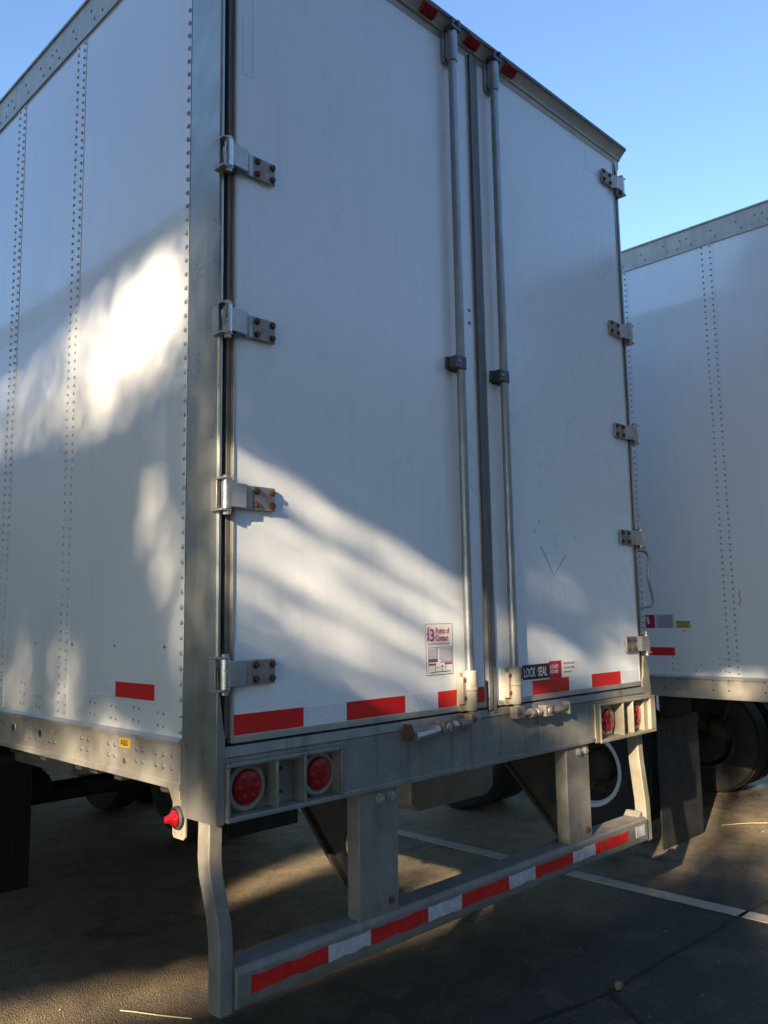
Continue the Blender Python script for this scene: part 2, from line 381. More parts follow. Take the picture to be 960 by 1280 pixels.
def keeper(parent, x, run):
    """the horizontal cam linkage lying against the sill; run = signed reach"""
    q = MB(); s = 1 if run > 0 else -1; y = -.045; z = 1.135
    km = 'cast'
    q.box(x-.035, x+.02, -.058, -.022, z-.012, z+.034, km)
    q.tube([(x-.0,-.034,1.195),(x,-.034,z)], .016, km, 12)
    q.tube([(x,y,z+.005),(x+run*.25,y-.005,z+.002)], .013, km, 10)
    q.tube([(x+run*.18,y,z),(x+run*.26,y,z)], .020, km, 8)
    q.tube([(x+run*.30,y,z),(x+run*.38,y,z)], .017, 'hinge', 8)
    q.box(min(x+run*.42,x+run*.56), max(x+run*.42,x+run*.56), -.066, -.024, z-.020, z+.026, km)
    q.tube([(x+run*.5,y,z),(x+run*.72,y,z-.003),(x+run*.95,y+.008,z)], [.014,.017,.012], km, 10)
    if s < 0: q.tube([(x+run*.6,y-.004,z-.006),(x+run*.92,y-.002,z-.018)], [.019,.017], 'hinge', 8)
    o = q.build('lock_linkage', parent, bevel=.0022)
    q = MB(); q.lathe((x+run*.49,-.067,z+.003), (0,-1,0), [(0,.013),(.004,.013),(.005,.006),(.005,0)], 'hinge', 12)
    q.box(x+run*.98-.005, x+run*.98+.005, -.05, -.012, z-.028, z+.026, 'bolt' if s < 0 else 'hinge')
    put(q.build('end_plate', bevel=.002), o)
    q = MB(); q.hexbolt((x-.018,-.0585,z+.012), (0,-1,0), .008, 'bolt'); put(q.build('linkage_bolt'), o)
    return o

def make_trailer(label, loc, main=False, second=False):
    W, H, L = 2.535, 4.08, 15.9
    root = empty('semi_trailer', label, 'trailer', loc, 'white box trailers parked side by side')
    ZR0, ZR1 = (.99, 1.13) if second else (1.028, 1.18)
    ZT = H-.155
    ZF = 1.05
    # --- shell -------------------------------------------------------
    seams = [.987+.613*k for k in range(0, 25) if .987+.613*k < L-.2]
    for side in (0, 1):
        X = (lambda x: x) if side == 0 else (lambda x: W-x)
        nx = (-1,0,0) if side == 0 else (1,0,0)
        def bx(q, a, b, *r): q.box(min(X(a),X(b)), max(X(a),X(b)), *r)
        q = MB(); bx(q, .0, .03, .182, L, ZR1-.03, ZT+.03, 'white')
        # rivet row along the corner cover and the rows above the bottom rail
        if side == 0:
            z = ZR1+.02
            while z < ZT: q.rivet((X(0), .200, z), nx, .0085, 'rivet', 8, .9); z += .047
            yy = .30
            while yy < (4. if main else 3.):
                if min(abs(yy-s_) for s_ in seams) > .09 and abs(yy+.035-min(seams, key=lambda s_: abs(yy+.035-s_))) > .06:
                    for rz in ((.03,.07,.11) if int(yy*10) % 3 else (.025,.065)):
                        q.rivet((X(0), yy, ZR1+rz), nx, .0042, 'rivetdark'); q.rivet((X(0), yy+.035, ZR1+rz+.003), nx, .0042, 'rivetdark')
                yy += .155
            yy = .3
            while yy < 3.: q.rivet((X(0), yy, 1.452 if main else 1.41), nx, .0055, 'rivetdark'); yy += .33
        q.build('side_panel', root)
        # seams: overlapping sheet strip with two rivet rows
        for k, ys in enumerate(seams):
            if side == 1 and k > 0 and False: continue
            q = MB(); bx(q, -.0022, .004, ys, ys+.088, ZR1+.001, ZT-.002, 'white')
            if side == 0 and k < 6:
                stp = .033 if main else .040
                z = ZR1+.02
                while z < ZT-.01:
                    for dy in (.016, .071): q.rivet((X(-.002), ys+dy, z+(.0 if dy < .05 else .006)), nx, .0070, 'rivet' if main else 'rivetmid', 7, .9)
                    z += stp
            q.build('seam_strip', root)
        # top rail
        q = MB(); pr = [(-.008,ZT),(-.008,H-.012),(-.016,H-.010),(-.016,H),(.05,H),(.05,ZT)]
        q.prism([(X(a),b) for a,b in pr], 'y', .0, L, 'rail')
        if side == 0:
            yy = .25; i = 0
            while yy < 6:
                for dz in (.035, .085): q.rivet((X(-.008), yy+(.03 if dz > .05 else 0), ZT+dz), nx, .0062, 'rivetdark')
                if i % 3 == 0:
                    for dz in (.035, .085): q.rivet((X(-.008), yy+.075+(.0 if dz > .05 else .02), ZT+dz), nx, .0062, 'rivetdark')
                yy += .165; i += 1
        q.build('top_rail', root)
        # bottom rail
        q = MB(); pr = [(-.010,ZR0),(-.010,ZR0+.018),(-.006,ZR0+.020),(-.006,ZR1-.024),(-.016,ZR1-.020),(-.016,ZR1-.010),(-.003,ZR1),(.05,ZR1),(.05,ZR0)]
        q.prism([(X(a),b) for a,b in pr], 'y', .186, L, 'rail')
        if side == 0 and main:
            zb = 1.105
            for ys in (.235,.285,.330,  .415,.455,  .60,.645,  .80,.85,  1.07,1.12, 1.24, 1.30, 1.56,1.61,1.9,1.95,2.3,2.35):
                for dz in (-.018, .018): q.rivet((X(-.006), ys, zb+dz), nx, .0085, 'rivetmid', 10)
        if side == 0 and not main:
            yy = .4; zz = (ZR0+.055, ZR0+.115)
            while yy < 6:
                for dy in (0, .10):
                    for z_ in zz: q.rivet((X(-.006), yy+dy, z_), nx, .0075, 'rivetdark', 8)
                yy += .32
        br = q.build('bottom_rail', root)
        if side == 0 and main:
            for ys, r_ in ((1.20,.015), (1.465,.015), (.53,.010)):
                m_ = MB(); zc = 1.11 if ys > 1 else 1.078
                m_.lathe((-.0065,ys,zc), (-1,0,0), [(0,r_+.009 if ys > 1.4 else r_+.001),(.002,r_+.007 if ys > 1.4 else r_),(.002,r_),(.0021,r_)], 'rail', 18)
                m_.lathe((-.0072,ys,zc), (-1,0,0), [(0,r_),(.0009,r_*.98),(.001,0)], 'bolt' if ys < 1 else 'rubber', 18)
                put(m_.build('rail_hole'), br)
            m_ = MB(); m_.box(-.0075, -.0062, .494, .566, 1.121, 1.150, 'yellow')
            m_.text('ABS', .0265, 'black', (-.0079, .561, 1.1265), (0,-1,0), (0,0,1), 1.15, .0006)
            put(m_.build('warning_label', smooth=False, label='small yellow label reading ABS'), br)
    # tape on left side
    q = MB()
    if main: tape(q, [(.357,.615,'red'),(.6152,.80,'silver')], 1.281, 1.332, 0, 'y', -.0002)
    else:
        tape(q, [(3.4,3.65,'red')], 1.252, 1.305, 0, 'y', -.0002); q.build('reflective_tape', root, smooth=False)
        q = MB(); tape(q, [(2.02,2.27,'red')], 1.252, 1.305, 0, 'y', -.0002)
    q.build('reflective_tape', root, smooth=False)
    if second:
        # world y = local y + loc.y ; the stickers sit near world y .35 to .66
        dy = -loc[1]
        s1 = MB(); s1.box(-.0014, -.0002, .590+dy, .672+dy, 1.430, 1.518, 'redink')
        s1.prism([(.625+dy,1.46),(.64+dy,1.455),(.65+dy,1.50),(.635+dy,1.508)], 'x', -.002, -.0016, 'paper'); s1.build('safety_sticker', root, smooth=False)
        s1 = MB(); s1.box(-.0014, -.0002, .458+dy, .582+dy, 1.430, 1.520, 'lilac')
        for i in range(7): s1.box(-.002, -.0016, .468+dy, .572+dy-.02*random.random(), 1.437+i*.0115, 1.4405+i*.0115, 'ink')
        s1.build('faded_sticker', root, smooth=False)
        s1 = MB(); s1.box(-.0014, -.0002, .346+dy, .444+dy, 1.430, 1.474, 'yellow'); s1.box(-.0019, -.0015, .346+dy, .444+dy, 1.474-.008, 1.474, 'ink')
        for i in range(3): s1.box(-.002, -.0016, .36+dy, .43+dy, 1.437+i*.009, 1.4405+i*.009, 'ink')
        s1.build('caution_sticker', root, smooth=False)
        s1 = MB(); s1.tube([(-.004,.018+dy,1.66),(-.004,.022+dy,1.63),(-.004,.012+dy,1.60),(-.004,.028+dy,1.57),(-.004,.008+dy,1.565)], .0022, 'redink', 5)
        s1.build('marker_scribble', root)
    # roof, front, floor
    q = MB(); q.box(.0502, W-.0502, .02, L, H-.03, H-.004, 'roof'); q.build('roof', root)
    q = MB(); q.box(.0302, W-.0302, L-.04, L-.002, 1.0, H-.032, 'white'); q.build('front_wall', root)
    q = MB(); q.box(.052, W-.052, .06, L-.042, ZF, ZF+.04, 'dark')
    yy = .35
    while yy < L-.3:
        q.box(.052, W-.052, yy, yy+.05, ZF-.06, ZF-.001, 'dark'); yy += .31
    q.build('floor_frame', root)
    # --- rear frame -----------------------------------------------------
    for side in (0, 1):
        X = (lambda x: x) if side == 0 else (lambda x: W-x)
        def bx(q, a, b, *r): q.box(min(X(a),X(b)), max(X(a),X(b)), *r)
        q = MB(); pr = [(-.004,.178),(-.006,.030),(-.003,.010),(.004,.004),(.012,.006),(.014,.022),(.0145,.06),(.045,.062),(.045,.178)]
        q.prism([(X(a),b) for a,b in pr], 'z', 1.38 if side == 0 else 1.20, H-.06, 'post')
        if side == 0: q.box(.0145, .045, .062, .178, 1.20, 1.3795, 'post')
        # wider foot of the corner casing running down past the sill
        if side == 0:
            q.prism([(-.0072,.953),(.022,.953),(.022,1.195),(.014,1.235),(.006,1.30),(-.0055,1.40),(-.0072,1.36)], 'y', -.007, .180, 'post')
            q.box(-.0045, .0, .1785, .1815, 1.27, H-.06, 'groove')
        else:
            q.prism([(W-.045,1.20),(W-.03,1.22),(W-.012,1.33),(W+.014,1.30),(W+.034,1.24),(W+.042,1.16),(W+.042,.945),(W-.045,.955)], 'y', -.004, .19, 'box')
        q.build('corner_post', root, bevel=.003)
        # recessed jamb and seal
        q = MB(); bx(q, .0148, .030, .030 if side == 0 else .006, .055, 1.20, 3.95, 'groove'); bx(q, .0302, .0445, .010, .055, 1.19, 3.95, 'seal')
        if side == 1: q.box(W-.0525, W-.0447, .004, .055, 1.19, 3.95, 'groove')
        q.build('door_jamb', root, bevel=.002)
    # header, flared out at the top
    q = MB(); pr = [(.05,3.953),(-.002,3.953),(-.004,3.962),(-.014,3.968),(-.016,3.976),(-.044,4.004),(-.048,4.010),(-.048,4.018),(.0,4.062),(.05,4.078)]
    q.prism(pr, 'x', -.014, W+.004, 'rail')
    q.box(-.014, W+.004, -.0535, -.0482, 4.006, 4.0235, 'groove')
    q.prism([(W-.055,3.9525),(W-.03,3.88),(W-.02,3.88),(W+.006,3.98),(W+.006,4.01),(W-.055,4.01)], 'y', -.006, .06, 'rail')
    hd = q.build('header', root, bevel=.002)
    for x in (.965, 1.245, 1.515):
        q = MB(); q.prism([(-.014,3.9745),(-.030,3.973),(-.055,3.998),(-.0535,4.004),(-.042,4.004)], 'x', x-.040, x+.040, 'lens')
        for k in (-.025, .025): q.prism([(-.030,3.975),(-.033,3.975),(-.0572,3.998),(-.054,4.000)], 'x', x+k-.014, x+k+.014, 'lensdot')
        put(q.build('marker_lamp', bevel=.004), hd)
    # sill
    xl0, xl1, xr0, xr1 = .005, .470, 2.055, W+.045
    zl0, zl1 = .957, 1.122
    q = MB()
    q.box(xl1+.0, xr0, -.006, .10, .955, 1.135, 'sill')                      # face
    q.prism([(-.006,1.135),(-.010,1.139),(-.004,1.168),(.06,1.172),(.06,1.135)], 'x', .022, W-.0452, 'sill')   # sloping ledge
    q.box(xl1, xr0, -.014, -.006, .955, .972, 'sill')                        # bottom flange
    q.box(.022, xl1, -.006, .10, 1.122, 1.135, 'sill'); q.box(xr0, xr1-.09, -.006, .10, 1.122, 1.135, 'box')
    sill = q.build('rear_sill', root, bevel=.002)
    def lampbox(x0, x1, lamps, divs, m, zlo):
        q = MB(); t = .010; yf, yb = -.022, .038
        q.box(x0, x1, yb, yb+.05, zlo, zl1, m)                               # back plate
        q.box(x0, x1, yf, yb-.0002, zl1-.012, zl1, m); q.box(x0, x1, yf, yb-.0002, zlo, zlo+.014, m)
        q.box(x0, x0+t, yf+.0005, yb-.0004, zlo+.0142, zl1-.0122, m); q.box(x1-t*(5 if m == 'box' else 1), x1, yf+.0005, yb-.0004, zlo+.0142, zl1-.0122, m)
        for d in divs: q.box(d-.005, d+.005, yf+.001, yb-.0004, zlo+.0142, zl1-.0122, m)
        if m == 'box': q.box(x0-.035, x0-.0003, -.016, -.0065, zlo+.004, zl1, m)
        o = q.build('lamp_box', root, bevel=.0022)
        for xc in lamps:
            be = red_lamp(root, (xc, yb-.012, (zlo+zl1)/2+.001))
        for zz in (.035, -.035):
            q = MB(); q.lathe((sum(divs)/2, yb-.001, (zlo+zl1)/2+zz), (0,-1,0), [(0,.007),(.0015,.0065),(.0015,0)], 'rubber', 12); put(q.build('screw_hole'), o)
        return o
    lampbox(xl0+.018, xl1, (.118,.398), (.203,.312), 'sill', zl0)
    lampbox(xr0, xr1, (2.180,2.452), (2.268,2.360), 'box', zl0-.012)
    # --- doors -----------------------------------------------------------
    for side in (0, 1):
        X0, X1 = (.046, 1.248) if side == 0 else (1.306, W-.118+.0)
        if side == 1: X1 = W-.054
        q = MB(); q.box(X0+.008, X1-.008, .0, .045, 1.196, 3.940, 'door')
        if main: 
            if side == 1:
                for p in ((1.655,1.93),(1.62,1.885),(1.935,1.87)): q.tube([(p[0],-.0006,p[1]),(p[0]+.006,-.0006,p[1]+.018)], .0012, 'ink', 4)
                for a_, b_ in (((1.66,1.83),(1.755,1.70)),((1.668,1.832),(1.752,1.712)),((1.755,1.70),(1.86,1.80)),((1.765,1.712),(1.85,1.80)),((1.68,1.802),(1.82,1.806))):
                    q.tube([(a_[0],-.0003,a_[1]),((a_[0]+b_[0])/2+.002,-.0003,(a_[1]+b_[1])/2),(b_[0],-.0003,b_[1])], .0009, 'scuff', 4)
                for a_, b_ in (((2.20,3.90),(2.20,3.80)),((2.20,3.80),(2.45,3.80)),((2.52,3.7),(2.52,3.3))):
                    q.tube([(a_[0],-.0002,a_[1]),(b_[0],-.0002,b_[1])], .0006, 'scuff', 4)
            else:
                for a_, b_ in (((.077,3.50),(.077,3.30)),((.077,3.30),(.115,3.302)),((.115,3.302),(.115,3.6))):
                    q.tube([(a_[0],-.0002,a_[1]),(b_[0],-.0002,b_[1])], .0006, 'scuff', 4)
                for zz in (2.735, 2.79): q.rivet((1.213,0,zz), (0,-1,0), .009, 'galv', 10)
        d = q.build('door', root, label=None)
        q = MB()
        q.box(X0, X0+.0078, -.004, .045, 1.176, 3.951, 'rail'); q.box(X1-.0078, X1, -.004, .045, 1.176, 3.951, 'rail')
        q.box(X0+.008, X1-.008, -.006, .045, 1.176, 1.1958, 'rail'); q.box(X0+.008, X1-.008, -.003, .045, 3.9402, 3.951, 'rail')
        put(q.build('door_edging', bevel=.0012), d)
        q = MB()
        if side == 0: segs = [(.056,.319,'red'),(.3192,.503,'silver'),(.5032,.784,'red'),(.7842,.96,'silver'),(.9602,1.236,'red')]
        else: segs = [(1.40,1.535,'silver'),(1.535,1.745,'red'),(1.7452,1.85,'silver'),(1.8502,2.045,'red'),(2.0452,2.20,'silver')]
        if side == 1: segs = [(1.42,1.5598,'silver'),(1.56,1.838,'red'),(1.8382,2.028,'silver'),(2.0282,2.289,'red'),(2.2892,2.478,'silver')]
        tape(q, segs, 1.1975, 1.257, -.0002); put(q.build('reflective_tape', smooth=False), d)
        if main and side == 0:
            x0, x1, z0, z1 = .900, 1.050, 1.318, 1.507; q = MB()
            q.box(x0, x1, -.0014, -.0002, z0, z1, 'ink'); q.box(x0+.002, x1-.002, -.0022, -.0015, z0+.002, z1-.002, 'paper')
            y = -.0030; U = (1,0,0); V = (0,0,1)
            q.text('3', .064, 'redink', (x0+.018, y, 1.443), U, V, .95, .0008)
            q.text('Points of', .031, 'redink', (x0+.053, y, 1.470), U, V, .70, .0007)
            q.text('Contact', .031, 'redink', (x0+.053, y, 1.443), U, V, .70, .0007)
            for a_ in ((.009,1.452,.014,1.486),(.006,1.466,.018,1.470),(.010,1.488,.016,1.494),(.006,1.444,.010,1.456),(.013,1.444,.017,1.456)):
                q.box(x0+a_[0], x0+a_[2], y, y+.0006, a_[1], a_[3], 'redink')
            q.text('WHEN ENTERING OR EXITING TRAILER', .0095, 'ink', (x0+.008, y, 1.4285), U, V, .72)
            # line drawing of a trailer rear end
            for (a,b,c_,e) in ((.010,.0115,1.352,1.420),(.142,.1435,1.352,1.420),(.010,.1435,1.419,1.4205),(.058,.0605,1.366,1.420),(.074,.0765,1.372,1.420),
                              (.046,.0475,1.326,1.362),(.106,.1075,1.326,1.362),(.046,.1075,1.345,1.3465),(.016,.046,1.326,1.329),(.046,.136,1.328,1.331)):
                q.box(x0+a, x0+b, y, y+.0006, c_, e, 'ink')
            q.box(x0+.012, x0+.056, y, y+.0006, 1.366, 1.378, 'ink'); q.box(x0+.014, x0+.050, y, y+.0006, 1.354, 1.361, 'redink')
            q.box(x0+.077, x0+.141, y, y+.0006, 1.363, 1.3655, 'ink'); q.box(x0+.100, x0+.139, y, y+.0006, 1.355, 1.361, 'redink')
            q.box(x0+.014, x0+.056, -.0027, -.0023, 1.379, 1.417, 'lilac'); q.box(x0+.080, x0+.140, -.0027, -.0023, 1.367, 1.417, 'lilac')
            q.box(x0+.082, x0+.090, y, y+.0006, 1.334, 1.339, 'redink'); q.box(x0+.082, x0+.090, y, y+.0006, 1.348, 1.353, 'redink')
            put(q.build('safety_sticker', smooth=False, label='white sticker reading 3 Points of Contact in red'), d)
        if main and side == 1:
            q = MB(); x0 = 1.482; U = (1,0,0); V = (0,0,1)
            q.box(x0+.012, x0+.205, -.0022, -.0013, 1.264, 1.325, 'black'); 
            q.lathe((x0+.003,-.0012,1.294), (0,-1,0), [(0,.024),(.0006,.024),(.0008,0)], 'redink', 20)
            q.text('LOCK', .052, 'paper', (x0+.017, -.0028, 1.2755), U, V, .60, .0013)
            q.text('SEAL', .052, 'paper', (x0+.119, -.0028, 1.2755), U, V, .62, .0013)
            q.box(x0+.1045, x0+.1135, -.0028, -.0024, 1.292, 1.300, 'redink')
            q.box(x0+.2052, x0+.300, -.0022, -.0013, 1.2575, 1.332, 'redink')
            q.text('LOAD', .023, 'paper', (x0+.212, -.0028, 1.301), U, V, 1.0, .0006)
            q.text('SECURE?', .0185, 'paper', (x0+.212, -.0028, 1.281), U, V, .86, .0006)
            q.box(x0+.3002, x0+.425, -.0016, -.0006, 1.2575, 1.326, 'paper')
            for i, (ln, tx) in enumerate(((.10,'KEEP DOORS LOCKED'),(.09,'CHECK SEAL NUMBER'),(.07,'BEFORE MOVING'))):
                q.text(tx, .0105, 'ink', (x0+.318, -.0022, 1.314-.0185*i), U, V, .82, .0003)
            put(q.build('security_sticker', smooth=False, label='black and red sticker reading LOCK and SEAL'), d)
    q = MB(); q.box(1.2485, 1.272, -.016, .03, 1.165, 3.952, 'seal'); q.box(1.2765, 1.300, -.012, .03, 1.150, 3.952, 'seal'); q.box(1.2722, 1.2763, -.008, .03, 1.165, 3.952, 'rubber')
    q.box(1.3002, 1.3058, -.004, .03, 1.165, 3.952, 'rail')
    for zz in (1.24, 1.32): q.rivet((1.262,-.016,zz), (0,-1,0), .006, 'bolt')
    q.build('centre_seal', root, bevel=.003)
    for z in (3.81, 2.985, 2.447, 1.905, 1.378):
        hinge(root, z, 0, W); hinge(root, z+.004, 1, W)
    rod(root, 1.108); rod(root, 1.392)
    keeper(root, 1.118, -.36); keeper(root, 1.402, .37)
    # --- underride guard -------------------------------------------------
    q = MB(); z0, z1 = .438, .550
    q.prism([(-.002,z0),(-.008,z0+.012),(-.008,z1-.014),(.004,z1),(.095,z1),(.095,z0),], 'x', .066, 2.462, 'guard')
    q.prism([(W-.115,z1-.004),(W-.085,z1+.022),(W-.07,z1+.022),(W-.07,z1-.004)], 'y', .02, .1, 'guard')
    bar = q.build('guard_bar', root, bevel=.005)
    q = MB(); tape(q, [(.116,.408,'redworn'),(.4082,.591,'silverworn'),(.5912,.872,'redworn'),(.8722,1.055,'silverworn'),(1.0552,1.342,'redworn'),(1.3422,1.519,'silverworn'),(1.5192,1.797,'redworn'),(1.7972,1.978,'silverworn'),(1.9782,2.268,'redworn'),(2.345,2.43,'silverworn')], .472, .522, -.0082, curl=1)
    put(q.build('reflective_tape', smooth=False), bar)
    for x0 in (.556, 1.795):
        q = MB(); q.prism([(x0,.002),(x0,.062),(x0+.012,.062),(x0+.012,.015),(x0+.170,.015),(x0+.170,.062),(x0+.182,.062),(x0+.182,.002)], 'z', z1-.004, .975, 'guard')
        p = q.build('guard_post', root, bevel=.003)
        for xx in (.095, .150):
            q = MB(); q.hexbolt((x0+xx,.002,.925), (0,-1,0), .0145, 'steelbolt', .014); put(q.build('post_bolt'), p)
        q = MB(); q.hexbolt((x0+.145,.002,.585), (0,-1,0), .011, 'bolt', .006); put(q.build('post_bolt'), p)
        # gusset plate with a round hole, running forward and up behind the post
        xg = x0+.105; n = 28; cy_, cz_, rr = .128, .745, .066
        outer = [(.063,.575),(.10,.555),(.50,.955),(.50,1.0),(.063,1.0)]
        # ring + outer polygon built as quads between hole and outline
        def ray(t):
            d = Vector((math.cos(t), math.sin(t))); best = 9
            for i in range(len(outer)):
                a = Vector(outer[i]); b = Vector(outer[(i+1) % len(outer)]); e = b-a; den = d.x*e.y-d.y*e.x
                if abs(den) < 1e-9: continue
                s_ = ((a.x-cy_)*e.y-(a.y-cz_)*e.x)/den; u = ((a.x-cy_)*d.y-(a.y-cz_)*d.x)/den
                if s_ > 0 and -1e-6 <= u <= 1+1e-6: best = min(best, s_)
            return best
        ang = sorted([2*math.pi*i/n for i in range(n)]+[math.atan2(b-cz_, a-cy_) % (2*math.pi) for a, b in outer])
        vs = []; fs = []; k = len(ang)
        for xx in (xg, xg+.008):
            for t in ang: vs.append((xx, cy_+math.cos(t)*min(rr, ray(t)*.96), cz_+math.sin(t)*rr*1.05))
            for t in ang: r_ = ray(t); vs.append((xx, cy_+math.cos(t)*r_, cz_+math.sin(t)*r_))
        for i in range(k):
            j = (i+1) % k
            fs += [(i, j, k+j, k+i), (2*k+i, 3*k+i, 3*k+j, 2*k+j), (i, 2*k+i, 2*k+j, j), (k+i, k+j, 3*k+j, 3*k+i)]
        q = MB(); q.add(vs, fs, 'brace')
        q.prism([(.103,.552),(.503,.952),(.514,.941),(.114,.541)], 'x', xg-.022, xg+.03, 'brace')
        q.build('guard_gusset', root)
    for side in (0, 1):
        X = (lambda x: x) if side == 0 else (lambda x: 2.545-x)
        path = [(.002,.040,.975),(.000,.040,.85),(.002,.036,.80),(.016,.016,.68),(.018,.008,.62),(.018,.004,.430)]
        q = MB(); vs = []; wd, dp = .047, .060
        for (x,y,z) in path:
            vs += [(X(x),y,z),(X(x+wd),y,z),(X(x+wd),y+dp,z),(X(x),y+dp,z)]
        n = len(path); fs = [(0,1,2,3),(4*n-1,4*n-2,4*n-3,4*n-4)]+[(4*i+k,4*i+(k+1)%4,4*i+4+(k+1)%4,4*i+4+k) for i in range(n-1) for k in range(4)]
        q.add(vs, fs, 'guard' if side == 0 else 'box'); q.build('guard_strut', root, bevel=.004)
    # side marker lamp on its hanging plate
    q = MB(); q.prism([(.192,1.03),(.262,1.03),(.245,1.005),(.232,.985),(.232,.895),(.224,.885),(.170,.885),(.160,.895),(.160,1.0),(.192,1.0)], 'x', -.004, .004, 'box')
    for yy in (.178,.215): q.rivet((-.004,yy,.902), (-1,0,0), .004, 'rivetdark')
    br = q.build('side_lamp_bracket', root, bevel=.0015)
    q = MB(); q.lathe((-.004,.196,.948), (-1,0,0), [(0,.034),(.010,.034),(.014,.028)], 'rubber', 20)
    q.lathe((-.013,.196,.948), (-1,0,0), [(0,.025),(.010,.024),(.022,.014),(.036,.010),(.039,0)], 'lens', 20)
    put(q.build('side_marker_lamp'), br)
    # bent door-holding rod on the right side
    q = MB(); x = W+.0
    q.tube([(x-.01,.04,1.85),(x+.05,.012,1.852),(x+.085,.004,1.845),(x+.098,.0,1.82),(x+.088,.0,1.74),(x+.092,.0,1.68),(x+.118,.0,1.62),(x+.122,.0,1.585),(x+.105,.002,1.565),(x-.01,.04,1.555)], .0065, 'galv', 8)
    q.box(x-.008, x+.004, .02, .07, 1.535, 1.575, 'groove'); q.build('door_hook', root)
    # --- running gear -----------------------------------------------------
    ya = (2.73, 3.98) if second else (3.35, 4.6)
    yflap = 2.18 if second else 2.75
    for y in ya:
        for side, xc in ((-1,.33),(1,W-.33)): 
            # wheel parts hang off an axle
            pass
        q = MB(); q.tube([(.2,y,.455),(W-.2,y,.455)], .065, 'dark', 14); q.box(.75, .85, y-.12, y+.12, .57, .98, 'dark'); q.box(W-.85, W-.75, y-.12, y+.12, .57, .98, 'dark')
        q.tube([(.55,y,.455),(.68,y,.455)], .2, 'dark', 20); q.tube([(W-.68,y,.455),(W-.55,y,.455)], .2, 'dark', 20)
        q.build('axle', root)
        for side, xc in ((-1,.33),(1,W-.33)):
            wheel(root, xc, y, side)
    for xb in (.78, W-.78):
        for y in ya:
            q = MB(); q.lathe((xb,y-.16,.56), (0,-1,0), [(0,.03),(.0,.085),(.05,.085),(.055,.092),(.07,.092),(.075,.085),(.13,.08),(.14,.0)], 'brace', 20); q.tube([(xb,y-.24,.64),(xb,y-.3,.8),(xb+.1,y-.2,.95)], .012, 'rubber', 7); q.build('brake_chamber', root)
    q = MB(); q.box(.72, .80, ya[0]-.9, ya[1]+.9, .92, 1.03, 'dark'); q.box(W-.80, W-.72, ya[0]-.9, ya[1]+.9, .92, 1.03, 'dark'); q.build('slider_frame', root)
    for x0 in (.0, W-.62):
        q = MB(); q.box(x0+.01, x0+.61, yflap, yflap+.012, .08 if main else .012, .83, 'flap')
        f = q.build('mud_flap', root, bevel=.003)
        q = MB(); q.box(x0+.0, x0+.62, yflap-.006, yflap+.035, .765, .815, 'brace'); q.box(x0+.2, x0+.6, yflap+.036, yflap+.075, .81, 1.04, 'dark'); put(q.build('flap_hanger', bevel=.003), f)
    if main:
        q = MB(); q.prism([(1.86,.56),(1.93,.515),(2.50,.515),(2.56,.56),(2.56,1.04),(1.86,1.04)], 'y', 1.0, 1.35, 'guard'); q.build('storage_box', root, bevel=.012)
        q = MB(); q.box(.45, .72, 1.9, 2.6, .80, .86, 'guard'); q.box(.40, 1.4, 1.55, 1.62, .86, .94, 'guard'); q.tube([(.5,2.1,.9),(1.0,1.9,.82),(1.5,2.0,.9)], .015, 'rubber', 8); q.build('air_line_bracket', root)
    for x in (.55, W-.55):
        q = MB(); q.box(x-.06, x+.06, 12.6, 12.72, .25, 1.05, 'guard'); q.box(x-.045, x+.045, 12.615, 12.705, .03, .26, 'galv'); q.box(x-.13, x+.13, 12.53, 12.79, .0, .03, 'guard'); q.build('landing_leg', root, bevel=.004)
    return root
M['scuff'] = mat('scuff_mark', (.33,.34,.36), .5, 0, .2, 60)

make_trailer('large white box trailer with closed rear doors filling the middle of the photo', (0,0,0), main=True)
make_trailer('white trailer behind at right with red, lilac and yellow stickers on its side', (3.816,-1.558,0), second=True)
make_trailer('white trailer parked to the left of the nearest one', (-3.77,1.62,0))

# ------------------------------------------------------------------ small litter
def leaf(loc, rz, s, label):
    q = MB(); pts = [(-.5,0),(-.3,.16),(0,.22),(.3,.14),(.5,0),(.3,-.14),(0,-.22),(-.3,-.16)]
    vs = [(x*s, y*s, .008+abs(y)*s*.6+.006*math.sin(x*6)) for x,y in pts]+[(x*s*.95,0,.006) for x in (-.3,0,.3)]
    fs = [(0,8,1),(1,8,9,2),(2,9,10,3),(3,10,4),(0,7,8),(7,6,9,8),(6,5,10,9),(5,4,10)]
    q.add(vs, fs, 'dryleaf'); o = q.build('fallen_leaf'); o.location = (*loc,0); o.rotation_euler[2] = rz
    md = o.modifiers.new('s','SOLIDIFY'); md.thickness = .0012
    return tag(o, label, 'leaf')
leaf((1.85,-.17), .3, .075, 'curled tan dry leaf on the asphalt beside the dark crack, in front of the guard')
q = MB(); q.tube([(.332,1.161,.006),(.36,1.10,.010),(.42,1.0,.007),(.491,.893,.005)], .0022, 'straw', 5); tag(q.build('dry_twig'), 'thin pale twig lying on the ground left of the guard bar', 'twig')
q = MB(); q.tube([(4.70,.62,.006),(4.85,.5,.012),(5.0,.36,.009),(5.12,.26,.006)], .003, 'straw', 5); tag(q.build('dry_twig'), 'thin straw stalk on the ground just right of the black mud flap', 'twig')
q = MB()
pebbles = []
for i in range(170):
    a = rng.random(2); x = -.3+a[0]*5.5; y = -.9+a[1]*3.4; s_ = .002+.005*rng.random()**2
    h = s_*.6; q.lathe((x,y,0), (0,0,1), [(0,s_),(h,s_*.8),(h*1.5,0)], 'dryleaf' if i % 3 else 'cast', 5)
o = q.build('loose_grit', smooth=False); o['kind'] = 'stuff'; o['label'] = 'scattered grit and crumbs of dry debris on the asphalt'; o['category'] = 'grit'

